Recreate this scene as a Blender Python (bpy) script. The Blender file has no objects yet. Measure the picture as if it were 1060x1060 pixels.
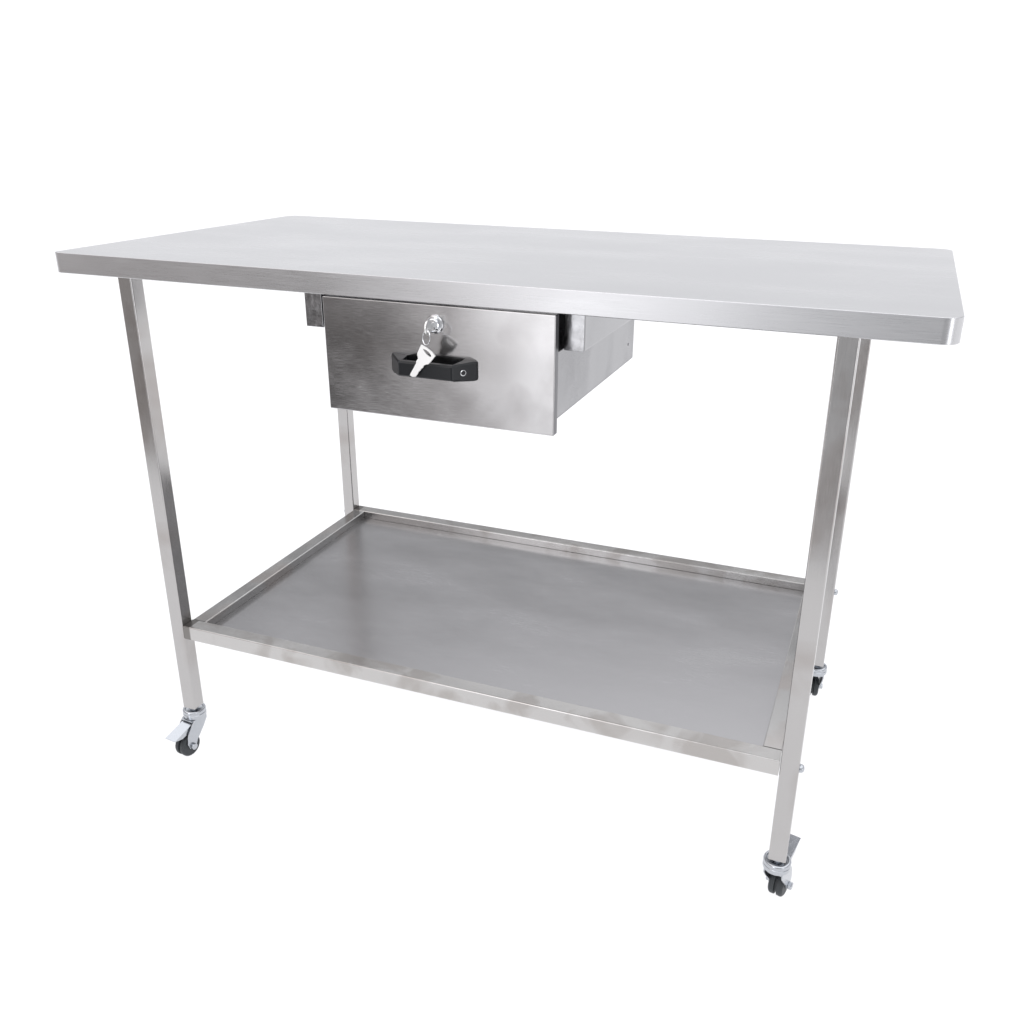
import bpy, bmesh, math, random
from mathutils import Vector, Matrix
random.seed(7)
scene = bpy.context.scene
C = scene.collection

# ------------------------------------------------------------------ camera
cam_d = bpy.data.cameras.new("camera")
cam = bpy.data.objects.new("camera", cam_d); C.objects.link(cam)
cam.location = (1.1358, -1.0614, 1.0213)
cam.rotation_euler = (1.1764, -0.0091, 0.3662)
cam_d.sensor_fit = 'HORIZONTAL'; cam_d.sensor_width = 36.0
cam_d.lens = 990.88 / 1060 * 36.0
cam_d.shift_x = (530 - 549.72) / 1060
cam_d.shift_y = (530.38 - 530) / 1060
cam_d.clip_start = 0.01; cam_d.clip_end = 200
scene.camera = cam

# ------------------------------------------------------------------ view
scene.view_settings.view_transform = 'Standard'
scene.view_settings.look = 'None'
scene.view_settings.exposure = 0.0
scene.view_settings.gamma = 1.0
scene.view_settings.use_curve_mapping = False

# ------------------------------------------------------------------ world: white photo studio
w = bpy.data.worlds.new("World"); scene.world = w; w.use_nodes = True
nt = w.node_tree; nt.nodes.clear(); N = nt.nodes; Lk = nt.links
def wm(op, a, b=None, c=None):
    n = N.new('ShaderNodeMath'); n.operation = op
    for i, v in enumerate((a, b, c)):
        if v is None: continue
        if isinstance(v, (int, float)): n.inputs[i].default_value = v
        else: Lk.new(v, n.inputs[i])
    return n.outputs[0]
tc = N.new('ShaderNodeTexCoord'); sep = N.new('ShaderNodeSeparateXYZ')
Lk.new(tc.outputs['Generated'], sep.inputs[0])
X, Y, Z = sep.outputs
deg = 180 / math.pi
az = wm('MULTIPLY', wm('ARCTAN2', X, wm('MULTIPLY', Y, -1.0)), deg)   # 0 = towards -y, + = +x
el = wm('MULTIPLY', wm('ARCSINE', Z), deg)
def step(v, lo, hi):
    n = N.new('ShaderNodeMapRange'); n.interpolation_type = 'SMOOTHSTEP'
    Lk.new(v, n.inputs['Value'])
    n.inputs['From Min'].default_value = lo; n.inputs['From Max'].default_value = hi
    return n.outputs['Result']
def lobe(a0, e0, wa, we, s):
    da = wm('DIVIDE', wm('SUBTRACT', az, a0), wa); de = wm('DIVIDE', wm('SUBTRACT', el, e0), we)
    q = wm('ADD', wm('MULTIPLY', da, da), wm('MULTIPLY', de, de))
    return wm('MULTIPLY', wm('EXPONENT', wm('MULTIPLY', q, -1.0)), s)
BACK, MIDB, SIDE, FRONT, UP, NADIR = 1.15, 0.34, 0.55, 0.50, 1.7, 1.56
def mixv(a, b, t): return wm('ADD', a, wm('MULTIPLY', wm('SUBTRACT', b, a), t))
back = mixv(mixv(BACK, MIDB, step(el, 13, 24)), MIDB, 0.0)
side = mixv(FRONT, SIDE, step(Y, -0.75, -0.25))
low = mixv(side, back, step(Y, -0.05, 0.35))
val = mixv(low, UP, step(el, 26, 42))
val = mixv(val, NADIR, step(wm('MULTIPLY', el, -1.0), 42, 52))  # added glow from below, shines up through the floor
# light boxes beside the camera, and the dark body of the room behind it
DARKS = [(-34, -16, 9, 8, 1.0)]
LOBES = [(-17, 10, 6.5, 26, 3.9), (55, -8, 6, 20, 4.5)]
for L_ in DARKS: val = wm('MULTIPLY', val, wm('SUBTRACT', 1.0, lobe(*L_)))
for L_ in LOBES: val = wm('ADD', val, lobe(*L_))
bg = N.new('ShaderNodeBackground'); out = N.new('ShaderNodeOutputWorld')
wc = N.new('ShaderNodeMix'); wc.data_type = 'RGBA'      # warmer on the far left of the camera, cooler elsewhere
wc.inputs['A'].default_value = (1.0, 0.945, 0.935, 1); wc.inputs['B'].default_value = (0.985, 0.99, 1.015, 1)
Lk.new(wm('MAXIMUM', step(az, -32, -16), step(Y, -0.4, 0.1)), wc.inputs['Factor']); Lk.new(wc.outputs['Result'], bg.inputs['Color'])
Lk.new(val, bg.inputs['Strength']); Lk.new(bg.outputs[0], out.inputs['Surface'])

# ------------------------------------------------------------------ materials
def mat(name, base, metal=0.0, rough=0.5):
    m = bpy.data.materials.new(name); m.use_nodes = True
    b = m.node_tree.nodes['Principled BSDF']
    b.inputs['Base Color'].default_value = (*base, 1); b.inputs['Metallic'].default_value = metal
    b.inputs['Roughness'].default_value = rough
    return m, m.node_tree, b
def steel(name, base, rough, scale=(2, 60, 60), blotch=0.0, tint=(0.42, 0.34, 0.30), wav=0.0, bump=0.02, rvar=0.10, cvar=0.10, bscale=9, wscale=3.0, endtint=None):
    """brushed stainless steel: fine stretched grain, soft waviness, faint heat blotches"""
    m, t, b = mat(name, base, 1.0, rough)
    n = t.nodes; l = t.links
    tc = n.new('ShaderNodeTexCoord')
    mp = n.new('ShaderNodeMapping'); mp.inputs['Scale'].default_value = scale; l.new(tc.outputs['Object'], mp.inputs[0])
    g = n.new('ShaderNodeTexNoise'); g.inputs['Scale'].default_value = 12; g.inputs['Detail'].default_value = 6; g.inputs['Roughness'].default_value = 0.7
    l.new(mp.outputs[0], g.inputs['Vector'])
    s = n.new('ShaderNodeTexNoise'); s.inputs['Scale'].default_value = 4.0; s.inputs['Detail'].default_value = 4
    mp2 = n.new('ShaderNodeMapping'); mp2.inputs['Scale'].default_value = (1, 2.5, 2.5) if scale[0] < scale[2] else (2.5, 2.5, 1)
    l.new(tc.outputs['Object'], mp2.inputs[0]); l.new(mp2.outputs[0], s.inputs['Vector'])
    def mr(src, a, c_, lo=0.3, hi=0.7):
        q = n.new('ShaderNodeMapRange'); l.new(src, q.inputs[0]); q.inputs['From Min'].default_value = lo; q.inputs['From Max'].default_value = hi
        q.inputs['To Min'].default_value = a; q.inputs['To Max'].default_value = c_; return q.outputs[0]
    # roughness
    ad = n.new('ShaderNodeMath'); ad.operation = 'ADD'
    l.new(mr(g.outputs[0], rough - rvar / 2, rough + rvar / 2), ad.inputs[0]); l.new(mr(s.outputs[0], -rvar / 2, rvar / 2), ad.inputs[1])
    l.new(ad.outputs[0], b.inputs['Roughness'])
    # colour
    mx = n.new('ShaderNodeMix'); mx.data_type = 'RGBA'
    mx.inputs['A'].default_value = (*[c * (1 - cvar) for c in base], 1); mx.inputs['B'].default_value = (*[min(1, c * (1 + cvar * .6)) for c in base], 1)
    ad2 = n.new('ShaderNodeMath'); ad2.operation = 'MULTIPLY_ADD'; ad2.inputs[1].default_value = 0.6
    l.new(mr(g.outputs[0], 0, 1), ad2.inputs[0]); l.new(mr(s.outputs[0], 0, 0.4), ad2.inputs[2])
    l.new(ad2.outputs[0], mx.inputs['Factor'])
    col = mx.outputs['Result']
    if blotch > 0:
        v = n.new('ShaderNodeTexNoise'); v.inputs['Scale'].default_value = bscale; v.inputs['Detail'].default_value = 3
        v.inputs['Distortion'].default_value = 0.6; l.new(tc.outputs['Object'], v.inputs['Vector'])
        m2 = n.new('ShaderNodeMix'); m2.data_type = 'RGBA'; m2.inputs['B'].default_value = (*tint, 1)
        l.new(mr(v.outputs[0], 0, blotch, 0.5, 0.62), m2.inputs['Factor']); l.new(col, m2.inputs['A']); col = m2.outputs['Result']
    if endtint is not None:      # darker band across one end
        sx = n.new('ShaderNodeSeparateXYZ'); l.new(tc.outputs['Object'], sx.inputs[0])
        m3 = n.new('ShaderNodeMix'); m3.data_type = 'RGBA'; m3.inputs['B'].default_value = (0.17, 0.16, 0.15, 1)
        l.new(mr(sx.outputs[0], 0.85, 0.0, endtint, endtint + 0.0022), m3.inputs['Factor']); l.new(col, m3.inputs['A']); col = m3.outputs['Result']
    l.new(col, b.inputs['Base Color'])
    bp = n.new('ShaderNodeBump'); bp.inputs['Strength'].default_value = bump; bp.inputs['Distance'].default_value = 0.001
    l.new(g.outputs[0], bp.inputs['Height'])
    if wav > 0:
        wv = n.new('ShaderNodeTexNoise'); wv.inputs['Scale'].default_value = wscale; wv.inputs['Detail'].default_value = 1
        mp3 = n.new('ShaderNodeMapping'); mp3.inputs['Scale'].default_value = (1, 1.5, 1.5) if scale[0] < scale[2] else (1.5, 1.5, 1)
        l.new(tc.outputs['Object'], mp3.inputs[0]); l.new(mp3.outputs[0], wv.inputs['Vector'])
        b2 = n.new('ShaderNodeBump'); b2.inputs['Strength'].default_value = wav; b2.inputs['Distance'].default_value = 0.03 / wscale
        l.new(wv.outputs[0], b2.inputs['Height']); l.new(b2.outputs[0], bp.inputs['Normal'])
    l.new(bp.outputs[0], b.inputs['Normal'])
    return m
S_TOP = steel('brushed_steel_top', (0.59, 0.59, 0.60), 0.29, (1.5, 110, 110), wav=0.05, cvar=.09, rvar=.08, bump=.01)
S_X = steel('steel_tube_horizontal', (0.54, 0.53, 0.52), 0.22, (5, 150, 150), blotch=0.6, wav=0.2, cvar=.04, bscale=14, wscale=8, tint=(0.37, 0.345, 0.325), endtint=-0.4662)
S_Y = steel('steel_tube_depth', (0.50, 0.495, 0.49), 0.20, (150, 5, 150), blotch=0.3, wav=0.2, cvar=.04)
S_Z = steel('steel_tube_upright', (0.485, 0.475, 0.47), 0.20, (150, 150, 5), blotch=0.65, wav=0.3, cvar=.04, bscale=7, wscale=8, tint=(0.36, 0.33, 0.315))
S_RUN = steel('steel_runner', (0.355, 0.355, 0.365), 0.22, (150, 5, 150), wav=0.5, wscale=8, cvar=.05)
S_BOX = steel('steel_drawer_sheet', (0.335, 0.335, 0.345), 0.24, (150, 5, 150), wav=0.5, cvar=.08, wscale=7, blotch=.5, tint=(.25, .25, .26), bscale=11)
S_TRAY = steel('brushed_steel_tray', (0.465, 0.46, 0.468), 0.24, (3, 130, 130), wav=0.03, cvar=.06, rvar=.06)
S_DRAW = steel('brushed_steel_drawer', (0.52, 0.515, 0.52), 0.16, (5, 150, 150), blotch=0.4, tint=(0.36, 0.35, 0.35), wav=0.35, bscale=9, cvar=.06, wscale=7, rvar=.14)
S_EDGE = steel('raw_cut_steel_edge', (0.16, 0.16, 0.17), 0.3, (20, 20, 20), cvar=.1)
S_WELD = steel('ground_steel_weld', (0.40, 0.40, 0.41), 0.2, (9, 9, 9), wav=1.0, bump=0.15, rvar=.15, cvar=.15, wscale=45)
CHROME, _, _ = mat('chrome', (0.75, 0.76, 0.78), 1.0, 0.12)
ZINC = steel('zinc_plated_steel', (0.50, 0.52, 0.55), 0.24, (20, 20, 20), bump=0.05, wav=0.2)
KEYM, _, _ = mat('nickel_key', (0.86, 0.86, 0.85), 1.0, 0.35)
def plastic(name, base, rough, nscale=180, st=0.12):
    m, t, b = mat(name, base, 0.0, rough); n = t.nodes; b.inputs['Specular IOR Level'].default_value = 0.35
    g = n.new('ShaderNodeTexNoise'); g.inputs['Scale'].default_value = nscale
    tcn = n.new('ShaderNodeTexCoord'); t.links.new(tcn.outputs['Object'], g.inputs['Vector'])
    bp = n.new('ShaderNodeBump'); bp.inputs['Strength'].default_value = st; bp.inputs['Distance'].default_value = 0.0004
    t.links.new(g.outputs[0], bp.inputs['Height']); t.links.new(bp.outputs[0], b.inputs['Normal'])
    return m
BLACK = plastic('black_plastic', (0.007, 0.008, 0.010), 0.3)
RUBBER = plastic('grey_rubber', (0.042, 0.047, 0.051), 0.5, 90)
DARK, _, _ = mat('gap_shade_steel', (0.05, 0.05, 0.055), 0.6, 0.5)  # near-black base puts the shade of the drawer gaps into the colour
# white floor, made translucent so added light from below keeps out the table's shade
FLOOR = bpy.data.materials.new('underlit_white_floor'); FLOOR.use_nodes = True
ft = FLOOR.node_tree; ft.nodes.clear()
fo = ft.nodes.new('ShaderNodeOutputMaterial'); fa = ft.nodes.new('ShaderNodeMixShader'); fa.inputs[0].default_value = 0.85
fd = ft.nodes.new('ShaderNodeBsdfDiffuse'); fd.inputs['Color'].default_value = (0.93, 0.93, 0.93, 1)
ftl = ft.nodes.new('ShaderNodeBsdfTranslucent'); ftl.inputs['Color'].default_value = (0.95, 0.95, 0.95, 1)
ft.links.new(fd.outputs[0], fa.inputs[1]); ft.links.new(ftl.outputs[0], fa.inputs[2]); ft.links.new(fa.outputs[0], fo.inputs['Surface'])

# ------------------------------------------------------------------ helpers
def link(name, bm, mats, parent=None, loc=None, smooth=True, angle=35):
    me = bpy.data.meshes.new(name); bmesh.ops.recalc_face_normals(bm, faces=bm.faces); bm.to_mesh(me); bm.free()
    for m in (mats if isinstance(mats, (list, tuple)) else [mats]): me.materials.append(m)
    if smooth:
        me.polygons.foreach_set('use_smooth', [True] * len(me.polygons))
        me.set_sharp_from_angle(angle=math.radians(angle))
    o = bpy.data.objects.new(name, me); C.objects.link(o)
    if smooth:
        wn = o.modifiers.new('weighted normals', 'WEIGHTED_NORMAL'); wn.keep_sharp = True; wn.weight = 100
    if loc: o.location = loc
    if parent: o.parent = parent
    return o
def box(bm, a, b, bev=0.0, seg=2, mi=0):
    g = bmesh.ops.create_cube(bm, size=1.0); vs = g['verts']
    for v in vs: v.co = Vector([(a[i] + b[i]) / 2 + v.co[i] * (b[i] - a[i]) for i in range(3)])
    fs = set(f for v in vs for f in v.link_faces)
    for f in fs: f.material_index = mi
    if bev:
        es = list(set(e for v in vs for e in v.link_edges))
        bmesh.ops.bevel(bm, geom=es, offset=bev, segments=seg, profile=0.5, affect='EDGES', material=-1)
def tube(bm, a, b, axis, r=0.0022, bev_end=0.0004):
    """square tube with rounded long edges"""
    i, j = [k for k in range(3) if k != axis]
    lo = (min(a[i], b[i]), min(a[j], b[j])); hi = (max(a[i], b[i]), max(a[j], b[j]))
    pts = []
    for cx, cy, s0 in ((hi[0] - r, hi[1] - r, 0), (lo[0] + r, hi[1] - r, 90), (lo[0] + r, lo[1] + r, 180), (hi[0] - r, lo[1] + r, 270)):
        for k in range(5):
            t = math.radians(s0 + k * 22.5); pts.append((cx + r * math.cos(t), cy + r * math.sin(t)))
    rings = []
    for z in (a[axis], b[axis]):
        ring = []
        for p in pts:
            co = [0, 0, 0]; co[i] = p[0]; co[j] = p[1]; co[axis] = z; ring.append(bm.verts.new(co))
        rings.append(ring)
    n = len(pts)
    for k in range(n): bm.faces.new((rings[0][k], rings[0][(k + 1) % n], rings[1][(k + 1) % n], rings[1][k]))
    bm.faces.new(rings[0][::-1]); bm.faces.new(rings[1])
def lathe(bm, prof, M=Matrix(), n=32, mi=0):
    rings = []
    for r, z in prof:
        rings.append([bm.verts.new(M @ Vector((r * math.cos(2 * math.pi * k / n), r * math.sin(2 * math.pi * k / n), z))) for k in range(n)])
    for a, b in zip(rings, rings[1:]):
        for k in range(n):
            f = bm.faces.new((a[k], a[(k + 1) % n], b[(k + 1) % n], b[k])); f.material_index = mi
    for rr in (rings[0][::-1], rings[-1]):
        f = bm.faces.new(rr); f.material_index = mi
def prism(bm, pts, h0, h1, M=Matrix(), bev=0.0, holes=None):
    a = [bm.verts.new(M @ Vector((p[0], p[1], h0))) for p in pts]; b = [bm.verts.new(M @ Vector((p[0], p[1], h1))) for p in pts]
    n = len(pts); fs = [bm.faces.new(a[::-1]), bm.faces.new(b)]
    for k in range(n): fs.append(bm.faces.new((a[k], a[(k + 1) % n], b[(k + 1) % n], b[k])))
    if bev:
        es = list(set(e for f in fs[:2] for e in f.edges))
        bmesh.ops.bevel(bm, geom=es, offset=bev, segments=2, profile=0.5, affect='EDGES')
def wire(bm, pts, r, closed=False, n=8):
    P = [Vector(p) for p in pts]; rings = []
    for i, p in enumerate(P):
        a = P[i - 1] if (i or closed) else P[i]; b = P[(i + 1) % len(P)] if (i < len(P) - 1 or closed) else P[i]
        t = (b - a).normalized(); u = t.cross(Vector((0.3, 0.2, 1))).normalized(); v = t.cross(u)
        rings.append([bm.verts.new(p + r * (math.cos(2 * math.pi * k / n) * u + math.sin(2 * math.pi * k / n) * v)) for k in range(n)])
    m = len(rings)
    for i in range(m if closed else m - 1):
        a, b = rings[i], rings[(i + 1) % m]
        for k in range(n): bm.faces.new((a[k], a[(k + 1) % n], b[(k + 1) % n], b[k]))
def empty(name, loc, parent=None):
    o = bpy.data.objects.new(name, None); C.objects.link(o); o.location = loc; o.empty_display_size = 0.1
    if parent: o.parent = parent
    return o
def rrect(x0, x1, y0, y1, r, n=10, rl=None):
    p = []; R0 = r
    for sx, sy, s0 in ((1, 1, 0), (0, 1, 90), (0, 0, 180), (1, 0, 270)):
        r = rl if (rl is not None and s0 == 180) else R0
        cx = x1 - r if sx else x0 + r; cy = y1 - r if sy else y0 + r
        for k in range(n + 1):
            t = math.radians(s0 + 90 * k / n); p.append((cx + r * math.cos(t), cy + r * math.sin(t)))
    return p

# ------------------------------------------------------------------ floor
bm = bmesh.new()
g = bmesh.ops.create_grid(bm, x_segments=1, y_segments=1, size=1.0)
for v in g['verts']: v.co = Vector((v.co.x * 20, 18.0 if v.co.y > 0 else -1.25, 0))
fl = link('floor', bm, FLOOR, smooth=False); fl['kind'] = 'structure'

# ------------------------------------------------------------------ the table
H, T, Wd = 0.8341, 0.0284, 0.5952
XL, XR, YF, YB, S = 0.0977, 1.2006 - 0.0981 + 0.0, 0.0158, Wd - 0.016, 0.0239
XR = 1.1025
ZS, RH = 0.2456, 0.0241
LB = 0.0841
table = empty('work_table', (0.6, 0.2976, 0))
table['label'] = 'stainless steel work table with one hanging drawer, low tray shelf and braked casters'
table['category'] = 'table'
INV = Vector((-0.6, -0.2976, 0))
def part(name, bm, mats, parent=None, org=None, **k):
    """link a mesh built in world coordinates under the table (or under a part of it); org = its own origin"""
    par = parent or table
    pw = par['org_w'] if 'org_w' in par else (0.6, 0.2976, 0)
    org = Vector(org) if org else Vector(pw)
    bmesh.ops.translate(bm, verts=bm.verts, vec=-org)
    o = link(name, bm, mats, par, org - Vector(pw), **k)
    o['org_w'] = tuple(org)
    return o
table['org_w'] = (0.6, 0.2976, 0)

# table top: folded sheet, hollow underneath
bm = bmesh.new()
TR = 0.020
loops = []
def loop(inset, z, r):
    return [bm.verts.new((x, y, z)) for x, y in rrect(inset, 1.2006 - inset, inset, Wd - inset, r, rl=max(0.0006, r - 0.008))]
b = 0.0009
for k in range(4):
    t = math.radians(90 * k / 3)
    loops.append(loop(b * (1 - math.sin(t)), H - b * (1 - math.cos(t)), TR - b * (1 - math.sin(t))))
loops.append(loop(0, H - T + 0.0008, TR)); loops.append(loop(0.0008, H - T, TR - 0.0008))
loops.append(loop(0.0115, H - T, TR - 0.0115)); loops.append(loop(0.0115, H - T + 0.019, TR - 0.0115))
n = len(loops[0])
for a_, b_ in zip(loops, loops[1:]):
    for k in range(n): bm.faces.new((a_[k], a_[(k + 1) % n], b_[(k + 1) % n], b_[k]))
bm.faces.new(loops[0]); bm.faces.new(loops[-1][::-1])
part('tabletop', bm, S_TOP, org=(0.6, 0.2976, H - T))

# legs and casters
def caster(cx, cy, ang, pedal):
    root = empty('caster', (cx - 0.6, cy - 0.2976, 0), table)
    root.rotation_euler = (0, 0, ang)
    # local: +y = trailing direction, axle along x
    bm = bmesh.new()
    lathe(bm, [(0.0045, 0.0755), (0.0045, LB + 0.004), (0.0045, LB + 0.004)], n=20)
    lathe(bm, [(0.0085, 0.0790), (0.0092, 0.0796), (0.0092, 0.0830), (0.0085, 0.0836)], n=6)
    link('stem', bm, ZINC, root)
    bm = bmesh.new()
    prof = [(0.011, 0.0640), (0.0178, 0.0642), (0.0190, 0.0660), (0.0190, 0.0715), (0.0184, 0.0722), (0.0190, 0.0730), (0.0190, 0.0765)]
    prof += [(0.0190 - 0.003 * (1 - math.cos(t)), 0.0765 + 0.003 * math.sin(t)) for t in (0.4, 0.8, 1.2, 1.57)]
    prof += [(0.0148, 0.0790), (0.0138, 0.0770), (0.006, 0.0762)]
    lathe(bm, prof, n=40)
    link('swivel_ring', bm, ZINC, root)
    # fork: cap and two cheeks
    bm = bmesh.new(); off = 0.0245; R_ = 0.0196; hw = 0.0105
    for s in (-1, 1):
        pts = [(-0.0125, 0.0645), (-0.012, 0.057), (-0.004, 0.046), (off - 0.011, 0.027), (off - 0.007, 0.0175), (off, 0.0145), (off + 0.007, 0.0175), (off + 0.0105, 0.028), (off + 0.006, 0.046), (0.0215, 0.058), (0.0150, 0.0645)]
        M = Matrix(((0, 0, 1, 0), (1, 0, 0, 0), (0, 1, 0, 0), (0, 0, 0, 1)))
        x0 = s * 0.0128; prism(bm, pts, x0 - 0.0009, x0 + 0.0009, M, bev=0.0004)
    box(bm, (-0.0120, -0.0130, 0.0620), (0.0120, 0.0200, 0.0639), 0.0006)
    link('fork', bm, ZINC, root)
    bm = bmesh.new(); Mx = Matrix.Translation((0, off, R_)) @ Matrix.Rotation(math.pi / 2, 4, 'Y')
    prof = [(0.008, -hw), (0.0165, -hw)] + [(R_ - 0.004 + 0.004 * math.sin(t), -hw + 0.004 * (1 - math.cos(t))) for t in (0.3, 0.8, 1.2, 1.57)]
    prof += [(R_ - 0.0003, -0.0022), (R_ - 0.004, -0.0015), (R_ - 0.004, 0.0015), (R_ - 0.0003, 0.0022)]
    prof += [(R_ - 0.004 + 0.004 * math.sin(t), hw - 0.004 * (1 - math.cos(t))) for t in (1.57, 1.2, 0.8, 0.3)] + [(0.0165, hw), (0.008, hw)]
    lathe(bm, prof, Mx, n=48)
    link('wheel', bm, RUBBER, root)
    bm = bmesh.new()
    lathe(bm, [(0.0032, -0.0172), (0.0032, 0.0160)], Mx, n=16)
    lathe(bm, [(0.0056, 0.0140), (0.0058, 0.0144), (0.0058, 0.0182), (0.0048, 0.0190)], Mx, n=6)
    lathe(bm, [(0.0050, -0.0182), (0.0057, -0.0172), (0.0057, -0.0140)], Mx, n=20)
    link('axle_bolt', bm, ZINC, root)
    # brake pedal: bent sheet tongue with folded side lips
    bm = bmesh.new()
    d, z0, z1, wd, ln = pedal       # direction (+1 trailing side / -1 leading side), heights, half width, length
    for s in (-1, 0, 1):
        if s == 0:
            P = [(-wd, 0.008, z0), (wd, 0.008, z0), (wd * 1.05, ln, z1), (-wd * 1.05, ln, z1)]
        else:
            x = s * (wd - 0.0006)
            P = [(x, 0.004, z0 - 0.010), (x, 0.008, z0), (x * 1.05, ln, z1), (x * 1.05, ln * 0.72, z1 * 0.72 + z0 * 0.28 - 0.0075)]
        th = Vector((0, 0, 0.0011)) if s == 0 else Vector((-s * 0.0011, 0, 0))
        a_ = [bm.verts.new((p[0], p[1] * d, p[2])) for p in P]; b_ = [bm.verts.new(Vector((p[0], p[1] * d, p[2])) + th) for p in P]
        bm.faces.new(a_[::-1]); bm.faces.new(b_)
        for k in range(4): bm.faces.new((a_[k], a_[(k + 1) % 4], b_[(k + 1) % 4], b_[k]))
    link('brake_pedal', bm, ZINC, root)
    return root
for ix, (x0, x1) in enumerate(((XL, XL + S), (XR - S, XR))):
    for iy, (y0, y1) in enumerate(((YF, YF + S), (YB - S, YB))):
        bm = bmesh.new(); tube(bm, (x0, y0, LB), (x1, y1, H - T + 0.0185), 2)
        part('leg', bm, S_Z, org=((x0 + x1) / 2, (y0 + y1) / 2, LB))
        ang, ped = {(0, 0): (math.radians(173), (1, 0.061, 0.047, 0.0108, 0.058)),
                    (1, 0): (math.radians(-13), (1, 0.060, 0.073, 0.0108, 0.063)),
                    (0, 1): (math.radians(30), (1, 0.061, 0.050, 0.0108, 0.058)),
                    (1, 1): (math.radians(10), (1, 0.061, 0.055, 0.0108, 0.058))}[(ix, iy)]
        caster((x0 + x1) / 2, (y0 + y1) / 2, ang, ped)

# lower shelf: four rails, tray, bolts
a0, a1 = XL + S + 0.0006, XR - S - 0.0014
f0, f1 = YF + 0.0004, YB + 0.0006
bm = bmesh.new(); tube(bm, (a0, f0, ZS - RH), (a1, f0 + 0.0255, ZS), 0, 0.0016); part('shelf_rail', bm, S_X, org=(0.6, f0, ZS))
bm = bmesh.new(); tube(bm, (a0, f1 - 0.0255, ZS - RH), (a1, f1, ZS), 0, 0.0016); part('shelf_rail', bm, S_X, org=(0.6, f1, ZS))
for x0, x1 in ((a0, a0 + 0.0255), (a1 - 0.0255, a1)):
    bm = bmesh.new(); tube(bm, (x0, f0 + 0.0262, ZS - RH), (x1, f1 - 0.0262, ZS - 0.0003), 1, 0.0016)
    part('shelf_rail', bm, S_Y, org=(x0, 0.3, ZS))
bm = bmesh.new()
box(bm, (a0 + 0.0264, f0 + 0.0264, ZS - 0.0165), (a1 - 0.0264, f1 - 0.0264, ZS - 0.0145), 0.0004)
part('shelf_tray', bm, S_TRAY, org=(0.6, 0.3, ZS - 0.0145))
for y in (YF + S / 2, YB - S / 2):
    for x, s in ((XL, -1), (XR, 1)):
        bm = bmesh.new()
        M = Matrix.Translation((x + s * 0.0002, y, ZS - RH / 2)) @ Matrix.Rotation(s * math.pi / 2, 4, 'Y')
        lathe(bm, [(0.0058, 0), (0.0058, 0.0016), (0.0053, 0.0036), (0.0038, 0.0052), (0.0014, 0.0060)], M, n=20)
        part('bolt', bm, ZINC, org=(x, y, ZS - RH / 2))

# drawer runners: rectangular tubes with ground, welded front ends
ZT = 0.8060
for x0, x1, yf_ in ((0.3975, 0.4235, 0.030), (0.7625, 0.7885, 0.031)):
    bm = bmesh.new(); tube(bm, (x0, yf_ + 0.002, 0.7555), (x1, YB - 0.03, H - T + 0.0185), 1, 0.0022)
    rt = part('runner_tube', bm, S_RUN, org=(x0, yf_, 0.7555))
    bm = bmesh.new(); box(bm, (x0, yf_ - 0.0006, 0.7557), (x1, yf_ + 0.0019, 0.8056), 0.0008)
    g = [v for v in bm.verts]
    part('welded_end', bm, S_WELD, rt)
bm = bmesh.new()
box(bm, (0.4240, 0.04, 0.7800), (0.4460, 0.50, 0.8030)); part('drawer_slide', bm, DARK, org=(0.44, 0.1, 0.78))
bm = bmesh.new(); box(bm, (0.7480, 0.04, 0.7800), (0.7618, 0.50, 0.8030)); part('drawer_slide', bm, DARK, org=(0.75, 0.1, 0.78))

# drawer
D0, D1, DZ0, DZ1, DF, DB = 0.4440, 0.7621, 0.6549, 0.8036, 0.0, 0.0127
drawer = empty('drawer', (0, 0, 0), table)
drawer.location = Vector((0.603, 0.0, 0.655)) + INV; drawer['org_w'] = (0.603, 0.0, 0.655)
bm = bmesh.new(); box(bm, (D0, DF, DZ0), (D1, DB, DZ1), 0.0013, 3)
bm.normal_update()
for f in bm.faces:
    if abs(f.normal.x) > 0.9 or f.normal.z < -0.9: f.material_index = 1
part('front_panel', bm, [S_DRAW, S_EDGE], drawer, org=(0.603, 0, 0.73))
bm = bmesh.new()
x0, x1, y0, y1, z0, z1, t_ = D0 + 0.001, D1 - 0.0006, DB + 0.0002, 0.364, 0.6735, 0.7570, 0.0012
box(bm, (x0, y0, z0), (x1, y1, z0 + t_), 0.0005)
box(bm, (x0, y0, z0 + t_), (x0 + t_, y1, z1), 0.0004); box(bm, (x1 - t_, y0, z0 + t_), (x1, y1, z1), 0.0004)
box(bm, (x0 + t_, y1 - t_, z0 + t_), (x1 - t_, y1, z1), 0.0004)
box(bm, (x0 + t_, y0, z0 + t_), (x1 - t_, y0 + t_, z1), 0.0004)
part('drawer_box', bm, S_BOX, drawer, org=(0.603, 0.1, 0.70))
# rivet near the rear end of the side
bm = bmesh.new(); M = Matrix.Translation((x1, 0.335, 0.700)) @ Matrix.Rotation(math.pi / 2, 4, 'Y')
lathe(bm, [(0.0022, 0), (0.0018, 0.0008), (0.0008, 0.0012)], M, n=12); part('rivet', bm, S_WELD, drawer)
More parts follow.
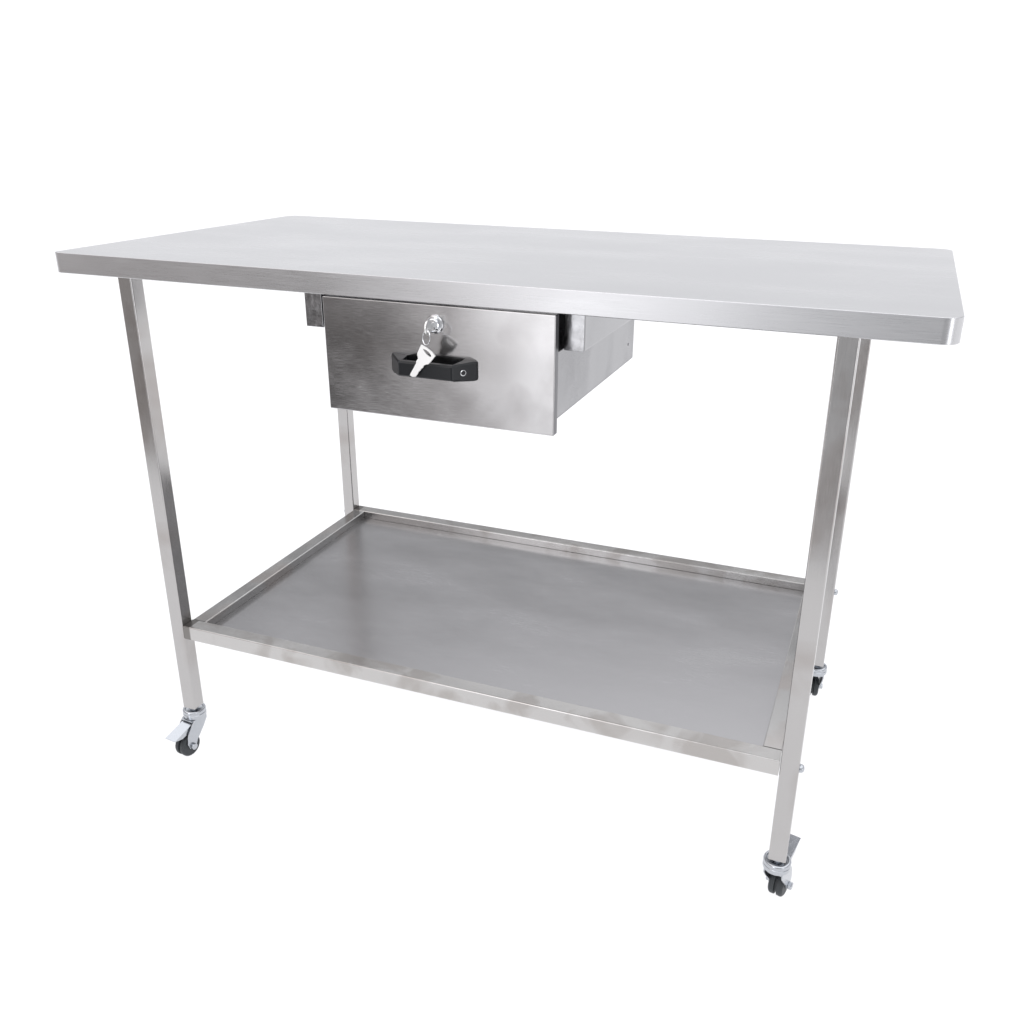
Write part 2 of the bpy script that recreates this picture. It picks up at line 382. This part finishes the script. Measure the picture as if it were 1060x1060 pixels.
# handle: black plastic bow with sloping feet
HX, HZ = 0.6015, 0.7272
bm = bmesh.new()
sec = [(-0.0590, 0.0, -0.0030, 0.0118), (-0.0558, 0.0, -0.0065, 0.0124), (-0.0380, 0.0, -0.0262, 0.0104), (-0.0345, -0.0190, -0.0278, 0.0096),
       (0.0345, -0.0190, -0.0278, 0.0096), (0.0380, 0.0, -0.0262, 0.0104), (0.0558, 0.0, -0.0065, 0.0124), (0.0590, 0.0, -0.0030, 0.0118)]
rings = []
for x, yi, yo, h in sec:
    c = 0.0022
    yi -= 0.0003
    rings.append([bm.verts.new((HX + x, y, HZ + z)) for y, z in ((yi, -h), (yo + c, -h), (yo, -h + c), (yo, h - c), (yo + c, h), (yi, h))])
for a_, b_ in zip(rings, rings[1:]):
    for k in range(6): bm.faces.new((a_[k], a_[(k + 1) % 6], b_[(k + 1) % 6], b_[k]))
bm.faces.new(rings[0]); bm.faces.new(rings[-1][::-1])
bmesh.ops.bevel(bm, geom=[e for e in bm.edges if e.calc_face_angle(0) > 0.5], offset=0.0024, segments=4, affect='EDGES')
# screw head in the sloping foot (second material)
for s in (1,):
    nrm = Vector((s * 0.0197, -0.0178, 0)).normalized()
    p = Vector((HX + s * 0.0469, -0.01635, HZ))
    M = Matrix.Translation(p - nrm * 0.0006) @ nrm.to_track_quat('Z', 'Y').to_matrix().to_4x4()
    lathe(bm, [(0.0038, 0), (0.0038, 0.0016), (0.0030, 0.0018), (0.0026, 0.0004), (0.0026, -0.0002)], M, n=20, mi=1)
part('handle', bm, [BLACK, CHROME], drawer, org=(HX, 0, HZ), angle=30)
# lock with a key standing in it
LX, LZ = 0.6040, 0.7805
bm = bmesh.new()
MY = Matrix.Translation((LX, 0, LZ)) @ Matrix.Rotation(math.pi / 2, 4, 'X')
lathe(bm, [(0.0118, 0.0), (0.0118, 0.0015), (0.0108, 0.0032), (0.0092, 0.0040), (0.0088, 0.0034), (0.0080, 0.0034), (0.0078, 0.0062), (0.0066, 0.0072), (0.0060, 0.0072), (0.0058, 0.0066), (0.0010, 0.0066)], MY, n=40)
lathe(bm, [(0.0058, 0.0062), (0.0056, 0.0068)], MY, n=24)
part('lock', bm, CHROME, drawer, org=(LX, 0, LZ), angle=25)

# ------------------------------------------------------------------ keys (they hang free: things of their own)
bm = bmesh.new()
MK = Matrix(((0, 0, 1, LX), (-1, 0, 0, 0), (0, 1, 0, LZ), (0, 0, 0, 1)))   # local x -> -y, local y -> z, local z -> x
def bow(pts, hole, th, M):
    """flat plate with a hole, both outlines same vertex count"""
    V = {}
    for nm, P in (('o', pts), ('h', hole)):
        for s in (-1, 1): V[nm, s] = [bm.verts.new(M @ Vector((p[0], p[1], s * th / 2))) for p in P]
    n = len(pts)
    for k in range(n):
        j = (k + 1) % n
        bm.faces.new((V['o', 1][k], V['o', 1][j], V['h', 1][j], V['h', 1][k])); bm.faces.new((V['o', -1][j], V['o', -1][k], V['h', -1][k], V['h', -1][j]))
        bm.faces.new((V['o', -1][k], V['o', -1][j], V['o', 1][j], V['o', 1][k])); bm.faces.new((V['h', -1][j], V['h', -1][k], V['h', 1][k], V['h', 1][j]))
def circ(cx, cy, rx, ry, n=24): return [(cx + rx * math.cos(2 * math.pi * k / n), cy + ry * math.sin(2 * math.pi * k / n)) for k in range(n)]
bow(circ(0.0190, -0.001, 0.0085, 0.0090), circ(0.0225, -0.003, 0.0026, 0.0030), 0.0020, MK)
box(bm, (LX - 0.0010, -0.0115, LZ - 0.0032), (LX + 0.0010, -0.0060, LZ + 0.0032), 0.0003)
k1 = link('key', bm, KEYM)
k1['label'] = 'small key standing edge-on in the round chrome drawer lock'; k1['category'] = 'key'
# ring
RC = Vector((LX + 0.0012, -0.0270, LZ - 0.0112))
bm = bmesh.new()
pts = [RC + Vector((0.0062 * math.cos(t) * 0.95, 0.0062 * math.cos(t) * -0.35 + 0.002 * math.sin(t), 0.0085 * math.sin(t))) for t in [2 * math.pi * k / 40 for k in range(40)]]
wire(bm, pts, 0.00065, True)
kr = link('key_ring', bm, CHROME); kr['label'] = 'thin wire ring joining the two keys below the drawer lock'; kr['category'] = 'key ring'
# hanging key
bm = bmesh.new()
HK = [(345, 405), (395, 425), (440, 455), (474, 492), (440, 540), (412, 574), (388, 580), (370, 590), (362, 612), (345, 622), (338, 640), (322, 652), (312, 676), (290, 703), (262, 704), (243, 694), (247, 676), (272, 630), (298, 580), (302, 556), (318, 530), (310, 500), (312, 480), (328, 445)]
HH = [(366, 440), (392, 447), (418, 466), (434, 488), (437, 504), (426, 507), (408, 496), (402, 492), (398, 489), (395, 486), (392, 483), (390, 481), (388, 478), (386, 475), (384, 473), (382, 470), (380, 467), (378, 464), (376, 461), (374, 458), (372, 455), (369, 452), (366, 449), (364, 445)]
def kp(P):
    # photo crop pixels -> millimetres on the key's own plane
    return [((px - 360) / 8.83 * 1.32e-3, -(py - 420) / 8.83 * 1.19e-3) for px, py in P]
MH = Matrix.Translation((LX - 0.0012, -0.0318, LZ - 0.0215)) @ Matrix.Rotation(math.radians(-4), 4, 'X') @ Matrix(((1, 0, 0, 0), (0, 0, -1, 0), (0, 1, 0, 0), (0, 0, 0, 1)))
bow(kp(HK), kp(HH), 0.0020, MH)
k2 = link('key', bm, KEYM)
k2['label'] = 'silver key hanging from the ring in front of the black handle'; k2['category'] = 'key'
for k in (k1, k2): k['group'] = 'keys at the drawer lock'
for o in bpy.data.objects:
    if 'org_w' in o: del o['org_w']
for o in C.objects: pass

scene.render.engine = 'CYCLES'
